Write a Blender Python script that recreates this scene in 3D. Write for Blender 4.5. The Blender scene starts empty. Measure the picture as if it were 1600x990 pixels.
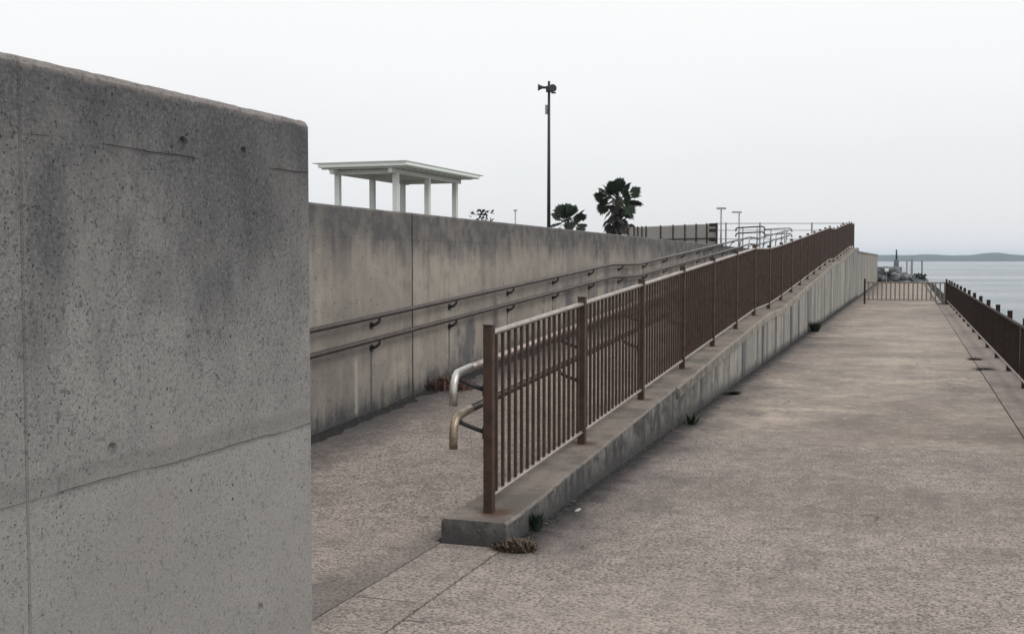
import bpy, bmesh, math, random
from mathutils import Vector, Matrix, noise

random.seed(7)
S = bpy.context.scene
C = S.collection
V = Vector


# ------------------------------------------------------------------ helpers
class MB:
    """collects shapes in world coordinates, links them as ONE mesh object"""
    def __init__(self):
        self.bm = bmesh.new()

    def box(self, x0, x1, y0, y1, z0, z1, bevel=0.0, seg=1):
        r = bmesh.ops.create_cube(self.bm, size=1.0)
        vs = r['verts']
        for v in vs:
            v.co = V(((x0 + x1) / 2 + v.co.x * (x1 - x0), (y0 + y1) / 2 + v.co.y * (y1 - y0), (z0 + z1) / 2 + v.co.z * (z1 - z0)))
        if bevel:
            es = list({e for v in vs for e in v.link_edges})
            bmesh.ops.bevel(self.bm, geom=es, offset=bevel, segments=seg, affect='EDGES', profile=0.6)
        return self

    def bar(self, a, b, w, h, bevel=0.0):
        """rectangular bar from a to b; w across, h upright"""
        a, b = V(a), V(b)
        d = (b - a).normalized()
        up = V((0, 0, 1)) if abs(d.z) < 0.95 else V((0, 1, 0))
        r = d.cross(up).normalized()
        u = r.cross(d).normalized()
        pr = [(-1, -1), (1, -1), (1, 1), (-1, 1)]
        if bevel:
            k1, k2 = 1 - 2 * bevel / w, 1 - 2 * bevel / h
            pr = [(-k1, -1), (k1, -1), (1, -k2), (1, k2), (k1, 1), (-k1, 1), (-1, k2), (-1, -k2)]
        ra = [self.bm.verts.new(a + r * (p * w / 2) + u * (q * h / 2)) for p, q in pr]
        rb = [self.bm.verts.new(b + r * (p * w / 2) + u * (q * h / 2)) for p, q in pr]
        n = len(pr)
        for i in range(n):
            self.bm.faces.new((ra[i], ra[(i + 1) % n], rb[(i + 1) % n], rb[i]))
        self.bm.faces.new(ra[::-1])
        self.bm.faces.new(rb)
        return self

    def tube(self, pts, r, n=10, caps=True):
        pts = [V(p) for p in pts]
        if not isinstance(r, (list, tuple)):
            r = [r] * len(pts)
        rings = []
        ref = None
        for i, p in enumerate(pts):
            if i == 0: d = pts[1] - p
            elif i == len(pts) - 1: d = p - pts[i - 1]
            else: d = (pts[i + 1] - p).normalized() + (p - pts[i - 1]).normalized()
            d.normalize()
            if ref is None:
                ref = V((1, 0, 0)) if abs(d.x) < 0.8 else V((0, 0, 1))
            s = d.cross(ref).normalized()
            t = s.cross(d).normalized()
            ref = t
            rings.append([self.bm.verts.new(p + (s * math.cos(2 * math.pi * k / n) + t * math.sin(2 * math.pi * k / n)) * r[i]) for k in range(n)])
        for a, b in zip(rings, rings[1:]):
            for k in range(n):
                f = self.bm.faces.new((a[k], a[(k + 1) % n], b[(k + 1) % n], b[k]))
                f.smooth = True
        if caps:
            self.bm.faces.new(rings[0][::-1])
            self.bm.faces.new(rings[-1])
        return self

    def loft(self, prof, ys, jit=None):
        """prof(y) -> list of (x, z); closed section swept along y"""
        rings = []
        for y in ys:
            ring = []
            for (x, z) in prof(y):
                p = V((x, y, z))
                if jit:
                    p = jit(p)
                ring.append(self.bm.verts.new(p))
            rings.append(ring)
        n = len(rings[0])
        for a, b in zip(rings, rings[1:]):
            for k in range(n):
                self.bm.faces.new((a[k], b[k], b[(k + 1) % n], a[(k + 1) % n]))
        self.bm.faces.new(rings[0])
        self.bm.faces.new(rings[-1][::-1])
        return self

    def tri(self, *pts):
        self.bm.faces.new([self.bm.verts.new(V(p)) for p in pts])
        return self

    def build(self, name, mat, parent=None, at=None):
        bmesh.ops.recalc_face_normals(self.bm, faces=self.bm.faces)
        org = V((0, 0, 0))
        mw = Matrix.Identity(4)
        if parent is not None:
            mw = world_of(parent)
        elif at is not None:
            mw = Matrix.Translation(V(at))
        self.bm.transform(mw.inverted())
        me = bpy.data.meshes.new(name)
        self.bm.to_mesh(me)
        self.bm.free()
        me.materials.append(mat)
        o = bpy.data.objects.new(name, me)
        C.objects.link(o)
        if parent is not None:
            o.parent = parent
        elif at is not None:
            o.location = V(at)
        return o


def world_of(o):
    m = Matrix.Translation(o.location) @ o.rotation_euler.to_matrix().to_4x4()
    return world_of(o.parent) @ m if o.parent else m


def tag(o, label=None, cat=None, group=None, kind=None):
    if label: o['label'] = label
    if cat: o['category'] = cat
    if group: o['group'] = group
    if kind: o['kind'] = kind
    return o


def thing(name, label, cat, loc, rz=0.0, group=None):
    o = bpy.data.objects.new(name, None)
    C.objects.link(o)
    o.location = loc
    o.rotation_euler = (0, 0, rz)
    o.empty_display_size = 0.3
    return tag(o, label, cat, group)


def frange(a, b, step):
    n = max(1, int(round((b - a) / step)))
    return [a + (b - a) * i / n for i in range(n + 1)]


# ------------------------------------------------------------------ materials
class G:
    def __init__(self, name, rough=0.85, spec=0.3):
        self.m = bpy.data.materials.new(name)
        self.m.use_nodes = True
        self.nt = self.m.node_tree
        self.bsdf = self.nt.nodes['Principled BSDF']
        self.bsdf.inputs['Roughness'].default_value = rough
        self.bsdf.inputs['Specular IOR Level'].default_value = spec
        self.geo = self.nt.nodes.new('ShaderNodeNewGeometry')
        self.pos = self.geo.outputs['Position']
        sx = self.nt.nodes.new('ShaderNodeSeparateXYZ')
        self.L(self.pos, sx.inputs[0])
        self.x, self.y, self.z = sx.outputs

    def L(self, a, b):
        self.nt.links.new(a, b)

    def put(self, sock, v):
        if isinstance(v, bpy.types.NodeSocket):
            self.L(v, sock)
        elif isinstance(v, (tuple, list)):
            sock.default_value = tuple(v) + ((1,) if len(v) == 3 and len(sock.default_value) == 4 else ())
        else:
            sock.default_value = v

    def map(self, sx, sy, sz, off=(0, 0, 0)):
        n = self.nt.nodes.new('ShaderNodeMapping')
        self.L(self.pos, n.inputs['Vector'])
        n.inputs['Scale'].default_value = (sx, sy, sz)
        n.inputs['Location'].default_value = off
        return n.outputs[0]

    def noise(self, scale, detail=4, rough=0.55, vec=None, dist=0.0):
        n = self.nt.nodes.new('ShaderNodeTexNoise')
        self.L(vec if vec is not None else self.pos, n.inputs['Vector'])
        n.inputs['Scale'].default_value = scale
        n.inputs['Detail'].default_value = detail
        n.inputs['Roughness'].default_value = rough
        n.inputs['Distortion'].default_value = dist
        return n.outputs['Fac']

    def voro(self, scale, vec=None, out='Distance', rnd=1.0):
        n = self.nt.nodes.new('ShaderNodeTexVoronoi')
        self.L(vec if vec is not None else self.pos, n.inputs['Vector'])
        n.inputs['Scale'].default_value = scale
        n.inputs['Randomness'].default_value = rnd
        return n.outputs[out]

    def math(self, op, a, b=0.0, c=None):
        n = self.nt.nodes.new('ShaderNodeMath')
        n.operation = op
        self.put(n.inputs[0], a)
        self.put(n.inputs[1], b)
        if c is not None:
            self.put(n.inputs[2], c)
        return n.outputs[0]

    def sm(self, v, a, b, lo=0.0, hi=1.0):
        """smooth map of v from a..b to lo..hi, clamped"""
        n = self.nt.nodes.new('ShaderNodeMapRange')
        n.interpolation_type = 'SMOOTHSTEP'
        self.put(n.inputs['Value'], v)
        n.inputs['From Min'].default_value = a
        n.inputs['From Max'].default_value = b
        n.inputs['To Min'].default_value = lo
        n.inputs['To Max'].default_value = hi
        return n.outputs[0]

    def mix(self, f, a, b, mode='MIX'):
        n = self.nt.nodes.new('ShaderNodeMix')
        n.data_type = 'RGBA'
        n.blend_type = mode
        self.put(n.inputs[0], f)
        self.put(n.inputs[6], a)
        self.put(n.inputs[7], b)
        return n.outputs[2]

    def line(self, v, at, w):
        """1 on a thin line where v is within w of at"""
        d = self.math('ABSOLUTE', self.math('SUBTRACT', v, at))
        return self.sm(d, w * 0.5, w, 1.0, 0.0)

    def mul(self, *a):
        r = a[0]
        for b in a[1:]:
            r = self.math('MULTIPLY', r, b)
        return r

    def col(self, c):
        self.put(self.bsdf.inputs['Base Color'], c)

    def bump(self, h, dist=0.01, strength=1.0, prev=None):
        n = self.nt.nodes.new('ShaderNodeBump')
        n.inputs['Distance'].default_value = dist
        n.inputs['Strength'].default_value = strength
        self.put(n.inputs['Height'], h)
        if prev is not None:
            self.L(prev, n.inputs['Normal'])
        self.L(n.outputs[0], self.bsdf.inputs['Normal'])
        return n.outputs[0]


def near_wall_mat():
    g = G('near_wall_concrete', 0.9, 0.2)
    big = g.noise(1.3, 4, 0.6)
    med = g.noise(7, 5, 0.6)
    fine = g.noise(70, 4, 0.7)
    grit = g.noise(240, 2, 0.6)
    c = g.mix(g.sm(big, 0.3, 0.7), (0.232, 0.226, 0.218), (0.290, 0.282, 0.270))
    c = g.mix(g.sm(med, 0.35, 0.7, 0, 0.55), c, (0.20, 0.197, 0.194))
    # rough sandy upper lift, smoother lower lift
    low = g.sm(g.z, 0.96, 1.02, 1.0, 0.0)
    lowc = g.mix(low, c, g.mix(0.38, c, (0.335, 0.326, 0.310)))
    c = lowc
    upper = g.sm(g.z, 0.99, 1.3, 0.6, 1.0)
    fine2 = g.noise(150, 3, 0.7)
    dens = g.sm(g.noise(2.5, 4, 0.6), 0.3, 0.7, 0.55, 1.0)
    c = g.mix(g.mul(g.sm(fine, 0.53, 0.66), upper, dens, 0.75), c, (0.075, 0.077, 0.083))
    c = g.mix(g.mul(g.sm(fine2, 0.52, 0.66), upper, 0.6), c, (0.075, 0.076, 0.078))
    c = g.mix(g.mul(g.sm(fine2, 0.46, 0.32), upper, 0.45), c, (0.46, 0.44, 0.40))
    c = g.mix(g.mul(g.sm(fine, 0.45, 0.3), upper, 0.3), c, (0.42, 0.40, 0.37))
    # weather stain creeping down from the top
    st = g.noise(1.0, 5, 0.6, g.map(1, 1.6, 0.55))
    st2 = g.noise(3.2, 4, 0.6, g.map(1, 2.2, 0.35, (4, 2, 0)))
    lev = g.math('ADD', g.z, g.math('ADD', g.mul(g.math('SUBTRACT', st, 0.5), 1.7), g.mul(g.math('SUBTRACT', st2, 0.5), 0.7)))
    stain = g.sm(lev, 1.25, 1.95)
    stf = g.mul(stain, g.sm(fine, 0.30, 0.6, 0.6, 1.0))
    c = g.mix(g.mul(stf, 0.85), c, (0.072, 0.073, 0.079))
    # blue-black bloom patches and warm rubbed patches
    bl = g.noise(3.4, 8, 0.74, g.map(1, 1, 0.9, (3, 7, 2)), 0.3)
    bz = g.sm(g.z, 1.0, 1.7)
    c = g.mix(g.mul(g.sm(bl, 0.44, 0.68), bz, 0.42), c, (0.058, 0.064, 0.078))
    wm = g.noise(1.7, 5, 0.62, g.map(1, 1, 0.9, (13, 1, 5)))
    c = g.mix(g.mul(g.sm(wm, 0.52, 0.68), 0.35), c, (0.27, 0.255, 0.24))
    sp3 = g.noise(46, 3, 0.7)
    c = g.mix(g.mul(g.sm(sp3, 0.57, 0.68), upper, 0.6), c, (0.045, 0.047, 0.055))
    # vertical run marks
    run = g.noise(9, 3, 0.6, g.map(1, 1.0, 0.05))
    c = g.mix(g.mul(g.sm(run, 0.55, 0.75), g.sm(g.z, 0.8, 2.0), 0.22), c, (0.06, 0.06, 0.065))
    # worn arris along the very top, sky light on the chamfer painted pale
    arr = g.mul(g.sm(g.math('ADD', g.z, g.mul(g.math('SUBTRACT', med, 0.5), 0.05)), 2.075, 2.10), g.sm(sp3, 0.35, 0.55, 0.3, 1.0))
    c = g.mix(g.mul(arr, 0.75), c, (0.30, 0.27, 0.25))
    # bug holes
    v1 = g.voro(26)
    r1 = g.sm(g.voro(26, out='Color'), 0.70, 0.74)
    pit = g.mul(g.sm(v1, 0.15, 0.08), r1)
    v2 = g.voro(75)
    r2 = g.sm(g.voro(75, out='Color'), 0.55, 0.6)
    pit2 = g.mul(g.sm(v2, 0.24, 0.12), r2, upper)
    pits = g.mul(g.math('MAXIMUM', pit, pit2), g.sm(g.noise(1.9, 5, 0.7, g.map(1, 1, 1, (4, 4, 8))), 0.42, 0.58, 0.12, 1.0))
    c = g.mix(g.mul(pits, 0.8), c, (0.035, 0.036, 0.04))
    # formwork lines
    wob = g.mul(g.math('SUBTRACT', g.noise(3, 4), 0.5), 0.03)
    zz = g.math('ADD', g.z, wob)
    jn = g.sm(g.noise(4, 3, 0.6), 0.38, 0.55, 0.25, 1.0)
    j1 = g.mul(g.line(zz, 0.985, 0.006), jn, 0.6)
    j2 = g.mul(g.line(zz, 1.915, 0.006), g.sm(g.noise(2.2, 3), 0.45, 0.55))
    wy = g.math('ADD', g.y, g.mul(wob, 0.2))
    j3 = g.mul(g.math('MAXIMUM', g.line(wy, 2.335, 0.006), g.line(wy, 0.535, 0.006)), 0.5)
    jj = g.math('MAXIMUM', g.math('MAXIMUM', j1, j2), j3)
    c = g.mix(g.mul(jj, 0.6), c, (0.075, 0.072, 0.07))
    halo = g.mul(g.line(zz, 1.012, 0.05), 0.3)
    c = g.mix(halo, c, (0.13, 0.125, 0.12))
    g.col(c)
    h = g.math('SUBTRACT', g.math('ADD', g.mul(fine, 0.5), g.mul(grit, 0.25)), g.math('ADD', g.mul(pits, 1.5), g.mul(jj, 1.2)))
    b = g.bump(h, 0.006, 0.9)
    g.bump(g.math('ADD', med, g.mul(low, 0.35)), 0.012, 0.5, b)
    return g.m


def wall_mat(name, ca, cb, top=None, top_w=0.6, dark=(0.075, 0.076, 0.082), streak=0.5, pale=0.3, lines=(), sc=1.0, seed=0.0, foot=0.0, grime=None, drips=False):
    """board-faced weathered concrete. top: height at which the dark weathering starts from above"""
    g = G(name, 0.9, 0.2)
    o = (seed, seed * 1.7, seed * 0.3)
    big = g.noise(0.8 * sc, 5, 0.6, g.map(1, 1, 1, o))
    med = g.noise(5 * sc, 5, 0.65, g.map(1, 1, 1, o))
    fine = g.noise(55, 3, 0.7)
    c = g.mix(g.sm(big, 0.32, 0.68), ca, cb)
    c = g.mix(g.sm(med, 0.40, 0.75, 0, 0.5), c, tuple(v * 0.62 for v in ca))
    c = g.mix(g.sm(fine, 0.55, 0.75, 0, 0.45), c, tuple(v * 0.45 for v in ca))
    c = g.mix(g.sm(fine, 0.42, 0.28, 0, 0.35), c, tuple(min(1, v * 1.4) for v in cb))
    # vertical runs
    r1 = g.noise(2.6 * sc, 4, 0.65, g.map(1, 1, 0.06, o))
    r2 = g.noise(11 * sc, 3, 0.6, g.map(1, 1, 0.05, o))
    runs = g.math('MAXIMUM', g.sm(r1, 0.49, 0.63), g.mul(g.sm(r2, 0.54, 0.7), 0.8))
    c = g.mix(g.mul(runs, streak), c, dark)
    pr = g.mul(g.sm(r2, 0.44, 0.33), g.sm(r1, 0.5, 0.4))
    c = g.mix(g.mul(pr, pale), c, (0.40, 0.38, 0.34))
    if top is not None:
        lev = g.math('ADD', g.z, g.math('ADD', g.mul(g.math('SUBTRACT', r1, 0.5), 1.5 * top_w), g.mul(g.math('SUBTRACT', big, 0.5), 1.6 * top_w)))
        stn = g.sm(lev, top - top_w, top)
        c = g.mix(g.mul(stn, g.sm(med, 0.3, 0.65, 0.6, 0.95)), c, dark)
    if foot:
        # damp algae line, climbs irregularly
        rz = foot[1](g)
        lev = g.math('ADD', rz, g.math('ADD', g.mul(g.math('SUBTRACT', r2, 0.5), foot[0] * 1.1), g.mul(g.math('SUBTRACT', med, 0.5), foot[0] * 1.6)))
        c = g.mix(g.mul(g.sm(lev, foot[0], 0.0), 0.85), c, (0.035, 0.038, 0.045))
    if grime:
        gm = g.sm(g.math('ADD', g.y, g.mul(g.math('SUBTRACT', r1, 0.5), 3.0)), grime[1], grime[0])
        c = g.mix(g.mul(gm, g.sm(med, 0.32, 0.62, 0.35, 1.0)), c, (0.060, 0.058, 0.058))
        bz = g.noise(24, 4, 0.7)
        c = g.mix(g.mul(gm, g.sm(bz, 0.54, 0.68), 0.5), c, (0.03, 0.031, 0.034))
        c = g.mix(g.mul(gm, g.sm(bz, 0.42, 0.3), 0.4), c, (0.22, 0.205, 0.185))
        nz = g.nt.nodes.new('ShaderNodeSeparateXYZ')
        g.L(g.geo.outputs['True Normal'], nz.inputs[0])
        tn = g.noise(2.2, 5, 0.65)
        dust = g.mix(g.sm(tn, 0.38, 0.62), (0.135, 0.118, 0.105), (0.235, 0.20, 0.175))
        dust = g.mix(g.sm(fine, 0.52, 0.72, 0, 0.5), dust, (0.07, 0.062, 0.058))
        c = g.mix(g.mul(g.sm(nz.outputs[2], 0.55, 0.9), 0.9), c, dust)
        ar = g.mul(g.sm(nz.outputs[2], 0.2, 0.4), g.sm(nz.outputs[2], 0.97, 0.85), g.sm(med, 0.40, 0.62, 0.1, 1.0))
        c = g.mix(g.mul(ar, 0.6), c, (0.30, 0.262, 0.225))
        ph = g.mul(g.math('SUBTRACT', g.math('FRACT', g.mul(g.math('SUBTRACT', g.y, 5.21), 0.5)), 0.5), 2.0)
        dx_ = g.math('ADD', g.x, 2.255)
        dist = g.math('SQRT', g.math('ADD', g.mul(ph, ph), g.mul(dx_, dx_)))
        c = g.mix(g.mul(g.sm(g.math('ADD', dist, g.mul(g.math('SUBTRACT', tn, 0.5), 0.25)), 0.14, 0.03), 0.75), c, (0.085, 0.042, 0.024))
    if drips:
        rel = ramp_rel(g)
        ph = g.math('ABSOLUTE', g.math('SUBTRACT', g.math('FRACT', g.math('DIVIDE', g.math('SUBTRACT', g.math('ADD', g.y, g.mul(g.math('SUBTRACT', med, 0.5), 0.04)), 8.745), 1.93)), 0.5))
        dm = g.mul(g.sm(ph, 0.016, 0.004), g.sm(rel, 0.66, 0.60), g.sm(r2, 0.35, 0.55, 0.4, 1.0))
        c = g.mix(g.mul(dm, 0.75), c, (0.045, 0.046, 0.05))
        bp = g.noise(1.5, 5, 0.65, g.map(1, 1, 0.8, (2, 8, 4)))
        c = g.mix(g.mul(g.sm(bp, 0.48, 0.63), g.sm(g.y, 10.5, 11.5, 0.25, 1.0), g.sm(rel, 1.1, 0.5), 0.75), c, (0.085, 0.09, 0.104))
        pl_ = g.mul(g.line(g.y, 9.40, 0.035), g.sm(rel, 0.62, 0.5), g.sm(rel, 0.02, 0.08))
        c = g.mix(g.mul(pl_, 0.6), c, (0.42, 0.40, 0.36))
    for (ax, at, w, k) in lines:
        ln = g.line(getattr(g, ax), at, w)
        c = g.mix(g.mul(ln, k, g.sm(med, 0.3, 0.5, 0.4, 1)), c, (0.05, 0.05, 0.053))
    # blow holes
    v2 = g.voro(18)
    pits = g.mul(g.sm(v2, 0.17, 0.09), g.sm(g.voro(18, out='Color'), 0.65, 0.7))
    c = g.mix(g.mul(pits, 0.7), c, (0.04, 0.04, 0.045))
    g.col(c)
    h = g.math('SUBTRACT', g.math('ADD', fine, g.mul(med, 1.2)), g.mul(pits, 1.5))
    g.bump(h, 0.006, 0.8)
    return g.m


def pave_mat(name, k=1.0, far=True, tint=(1, 1, 1), smooth=0.0, ramp=False):
    g = G(name, 0.92, 0.2)
    t = lambda c: tuple(v * k * w for v, w in zip(c, tint))
    big = g.noise(0.55, 5, 0.62)
    med = g.noise(3.5, 5, 0.6)
    agg = g.voro(50, out='Color')
    aggd = g.voro(50)
    huge = g.noise(0.28, 5, 0.65, g.map(1, 0.8, 1, (5, 2, 0)))
    gr = g.noise(50, 4, 0.8)
    gr2 = g.noise(17, 4, 0.7)
    c = g.mix(g.sm(big, 0.3, 0.7), t((0.315, 0.276, 0.252)), t((0.41, 0.36, 0.328)))
    c = g.mix(g.sm(med, 0.45, 0.75, 0, 0.45), c, t((0.19, 0.172, 0.16)))
    c = g.mix(g.sm(med, 0.45, 0.25, 0, 0.3), c, t((0.41, 0.365, 0.32)))
    s = 1.0 - smooth
    if far:
        jl = g.mul(g.line(g.math('ADD', g.y, g.mul(g.math('SUBTRACT', gr2, 0.5), 0.06)), 10.25, 0.012), g.sm(med, 0.4, 0.55))
        # older, sand-washed pour beyond the day joint
        ed = g.math('ADD', g.y, g.mul(g.math('SUBTRACT', med, 0.5), 1.0))
        fm = g.sm(ed, 10.0, 10.5)
        band = g.noise(1.0, 6, 0.7, g.map(0.45, 0.8, 1), 0.6)
        fc = g.mix(g.sm(band, 0.35, 0.65), t((0.29, 0.26, 0.228)), t((0.43, 0.38, 0.32)))
        patch = g.noise(0.8, 4, 0.6, g.map(0.7, 0.5, 1, (3, 1, 0)))
        fc = g.mix(g.sm(patch, 0.52, 0.72, 0, 0.6), fc, t((0.20, 0.185, 0.175)))
        wp = g.noise(1.3, 6, 0.7, g.map(0.55, 0.75, 1, (21, 3, 0)), 0.5)
        fc = g.mix(g.sm(wp, 0.50, 0.64, 0, 0.85), fc, t((0.58, 0.50, 0.41)))
        fc = g.mix(g.sm(wp, 0.46, 0.33, 0, 0.6), fc, t((0.20, 0.178, 0.16)))
        fc = g.mix(g.mul(g.sm(gr2, 0.5, 0.68), 0.4), fc, t((0.2, 0.18, 0.16)))
        fc = g.mix(g.sm(g.noise(0.35, 3), 0.5, 0.65, 0, 0.35), fc, t((0.34, 0.27, 0.24)))
        c = g.mix(g.mul(fm, 0.85), c, fc)
        s = g.math('SUBTRACT', s, g.mul(fm, 0.5))
    dk = g.sm(gr, 0.49, 0.60)
    c = g.mix(g.mul(dk, 0.95, s), c, t((0.068, 0.061, 0.057)))
    c = g.mix(g.mul(g.sm(gr2, 0.50, 0.66), 0.5, s), c, t((0.11, 0.099, 0.093)))
    c = g.mix(g.mul(g.sm(gr, 0.45, 0.30), 0.75, s), c, t((0.62, 0.555, 0.50)))
    c = g.mix(g.sm(huge, 0.49, 0.64, 0, 0.62), c, t((0.165, 0.14, 0.124)))
    c = g.mix(g.sm(huge, 0.46, 0.34, 0, 0.25), c, t((0.46, 0.41, 0.36)))
    clus = g.noise(8, 5, 0.7)
    c = g.mix(g.mul(g.sm(clus, 0.5, 0.66), 0.5), c, t((0.17, 0.15, 0.14)))
    c = g.mix(g.mul(g.sm(clus, 0.48, 0.33), 0.35), c, t((0.48, 0.43, 0.39)))
    stone = g.mul(g.sm(agg, 0.58, 0.75), g.sm(aggd, 0.45, 0.3))
    c = g.mix(g.mul(stone, 0.55, s), c, t((0.50, 0.45, 0.41)))
    c = g.mix(g.mul(g.sm(agg, 0.36, 0.25), g.sm(aggd, 0.45, 0.3), 0.6, s), c, t((0.10, 0.09, 0.085)))
    # dirt blotches of their own shape
    bl = g.noise(1.7, 6, 0.7, g.map(1, 0.6, 1, (9, 4, 0)))
    c = g.mix(g.sm(bl, 0.51, 0.70, 0, 0.5), c, t((0.15, 0.134, 0.126)))
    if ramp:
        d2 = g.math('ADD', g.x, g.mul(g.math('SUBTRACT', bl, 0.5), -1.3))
        c = g.mix(g.mul(g.sm(d2, -3.7, -4.7), 0.92), c, t((0.075, 0.073, 0.078)))  # dirt deepened with painted contact shade towards the back wall
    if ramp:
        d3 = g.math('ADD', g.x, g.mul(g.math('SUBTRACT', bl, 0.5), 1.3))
        c = g.mix(g.mul(g.sm(d3, -2.95, -2.45), 0.6), c, t((0.11, 0.10, 0.10)))  # dust and contact shade painted along the ramp side of the kerb
    if far:
        c = g.mix(g.mul(jl, 0.7), c, t((0.06, 0.055, 0.05)))
        dd = g.math('ADD', g.x, g.math('ADD', g.mul(g.math('SUBTRACT', bl, 0.5), -1.6), g.mul(g.math('SUBTRACT', med, 0.5), 0.5)))
        c = g.mix(g.mul(g.sm(dd, -1.25, -2.1), g.sm(g.y, 5.4, 6.2), 0.72), c, t((0.105, 0.096, 0.097)))  # damp dirt and broad contact shade painted out from the ramp wall
        d4 = g.math('ADD', g.x, g.mul(g.math('SUBTRACT', med, 0.5), 0.35))
        c = g.mix(g.mul(g.sm(d4, -1.84, -2.05), g.sm(g.y, 5.7, 6.1), 0.9), c, (0.03, 0.03, 0.032))  # narrow contact shade painted near black at the kerb foot
        ce = g.nt.nodes.new('ShaderNodeTexVoronoi'); ce.feature = 'DISTANCE_TO_EDGE'
        ce.inputs['Scale'].default_value = 0.33
        wn = g.nt.nodes.new('ShaderNodeTexNoise'); wn.inputs['Scale'].default_value = 1.2; wn.inputs['Detail'].default_value = 6
        g.L(g.pos, wn.inputs['Vector'])
        vm = g.nt.nodes.new('ShaderNodeVectorMath'); vm.operation = 'ADD'
        g.L(g.pos, vm.inputs[0]); g.L(wn.outputs['Color'], vm.inputs[1]); g.L(vm.outputs[0], ce.inputs['Vector'])
        crk = g.mul(g.sm(ce.outputs['Distance'], 0.0035, 0.0008), g.sm(g.noise(0.5, 3), 0.5, 0.58))
        c = g.mix(g.mul(crk, 0.6), c, (0.04, 0.037, 0.035))
    g.col(c)
    h = g.math('ADD', g.mul(gr, 0.8), g.math('ADD', g.mul(aggd, -0.6), g.mul(gr2, 0.6)))
    b = g.bump(h, 0.008, 0.9)
    g.bump(med, 0.02, 0.4, b)
    return g.m


def paint_mat(name, c, rough=0.4, var=0.25, spec=0.5, metal=0.0, rust=None):
    g = G(name, rough, spec)
    n = g.noise(14, 5, 0.65)
    f = g.noise(90, 3, 0.6)
    cc = g.mix(g.sm(n, 0.35, 0.7), c, tuple(v * (1 - var) for v in c))
    if rust:
        cc = g.mix(g.sm(g.noise(6, 6, 0.7), 0.56, 0.72, 0, 0.7), cc, rust)
    g.col(cc)
    g.bsdf.inputs['Metallic'].default_value = metal
    g.put(g.bsdf.inputs['Roughness'], g.sm(n, 0.3, 0.7, rough * 0.85, min(1, rough * 1.3)))
    g.bump(f, 0.001, 0.5)
    return g.m


def leaf_mat(name, a, b):
    g = G(name, 0.6, 0.3)
    g.col(g.mix(g.noise(5, 3), a, b))
    return g.m


def soil_mat(name, a, b):
    g = G(name, 0.95, 0.1)
    n = g.noise(40, 4, 0.7)
    g.col(g.mix(g.sm(n, 0.35, 0.65), a, b))
    g.bump(n, 0.02, 1.0)
    return g.m


def sea_mat():
    g = G('sea_water', 0.16, 0.5)
    g.col((0.06, 0.10, 0.125))
    w1 = g.noise(0.55, 5, 0.6, g.map(0.45, 1, 1))
    w2 = g.noise(2.2, 4, 0.6, g.map(0.5, 1, 1))
    w3 = g.noise(0.03, 3, 0.5, g.map(0.2, 1, 1))
    h = g.math('ADD', w1, g.mul(w2, 0.35))
    h = g.math('MULTIPLY', h, g.sm(w3, 0.3, 0.7, 0.45, 1.0))
    wp = g.noise(0.02, 5, 0.65, g.map(0.35, 1, 1))
    g.put(g.bsdf.inputs['Roughness'], g.sm(wp, 0.35, 0.65, 0.10, 0.38))
    g.col(g.mix(g.sm(wp, 0.4, 0.6), (0.07, 0.10, 0.115), (0.13, 0.17, 0.185)))
    g.bump(h, 0.55, 1.0)
    return g.m


# ramp floor height along y
RP = [(-30, 0.0), (6.2, 0.0), (18.6, 0.62), (20.6, 0.62), (36.2, 1.40), (38.2, 1.40), (49.2, 1.95), (90, 1.95)]
def rz(y):
    for (a, za), (b, zb) in zip(RP, RP[1:]):
        if y <= b:
            return za + (zb - za) * (y - a) / (b - a)
    return RP[-1][1]
def kz(y):
    return rz(y) + 0.14

def ramp_rel(g):
    """height above the ramp floor as nodes"""
    n = g.nt.nodes.new('ShaderNodeFloatCurve') if False else None
    s = g.math('MULTIPLY', g.math('MAXIMUM', g.math('SUBTRACT', g.y, 6.2), 0.0), 0.048)
    return g.math('SUBTRACT', g.z, s)

M = {}
M['near'] = near_wall_mat()
M['back'] = wall_mat('back_wall_concrete', (0.282, 0.258, 0.228), (0.385, 0.350, 0.303), top=1.9, top_w=0.4, streak=0.24, pale=0.12,
                     lines=[('z', 1.80, 0.006, 0.25), ('y', 10.662, 0.02, 0.9), ('y', 20.667, 0.02, 0.8)], foot=(0.3, ramp_rel), dark=(0.092, 0.090, 0.095), drips=True)
M['ramp_wall'] = wall_mat('ramp_wall_concrete', (0.27, 0.262, 0.245), (0.38, 0.365, 0.325), streak=0.95, pale=0.7, sc=1.0, seed=5.0,
                          dark=(0.066, 0.069, 0.078), foot=(0.16, lambda g: g.math('ADD', g.z, 0.0)), grime=(9.0, 17.0))
M['coping'] = wall_mat('coping_concrete', (0.26, 0.24, 0.21), (0.36, 0.33, 0.285), streak=0.45, pale=0.1, sc=1.6, seed=2.0, grime=(9.0, 17.0))
M['far_wall'] = wall_mat('far_wall_concrete', (0.27, 0.26, 0.235), (0.36, 0.34, 0.30), top=2.1, top_w=0.3, streak=0.6, pale=0.3, seed=8.0)
M['walk'] = pave_mat('walkway_concrete', 0.97, tint=(1.0, 0.974, 0.968))
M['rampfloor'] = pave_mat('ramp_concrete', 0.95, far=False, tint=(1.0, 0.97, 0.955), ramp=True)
M['strip'] = pave_mat('gate_sill_concrete', 0.87, far=False, smooth=0.15, tint=(1.0, 0.975, 0.97))
M['edge'] = pave_mat('quay_edge_concrete', 0.88, far=False, tint=(1.0, 0.97, 0.97), smooth=0.5)
M['base'] = soil_mat('joint_dirt', (0.02, 0.019, 0.018), (0.05, 0.045, 0.04))
M['plateau'] = soil_mat('plateau_ground', (0.12, 0.115, 0.095), (0.21, 0.20, 0.17))
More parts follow.
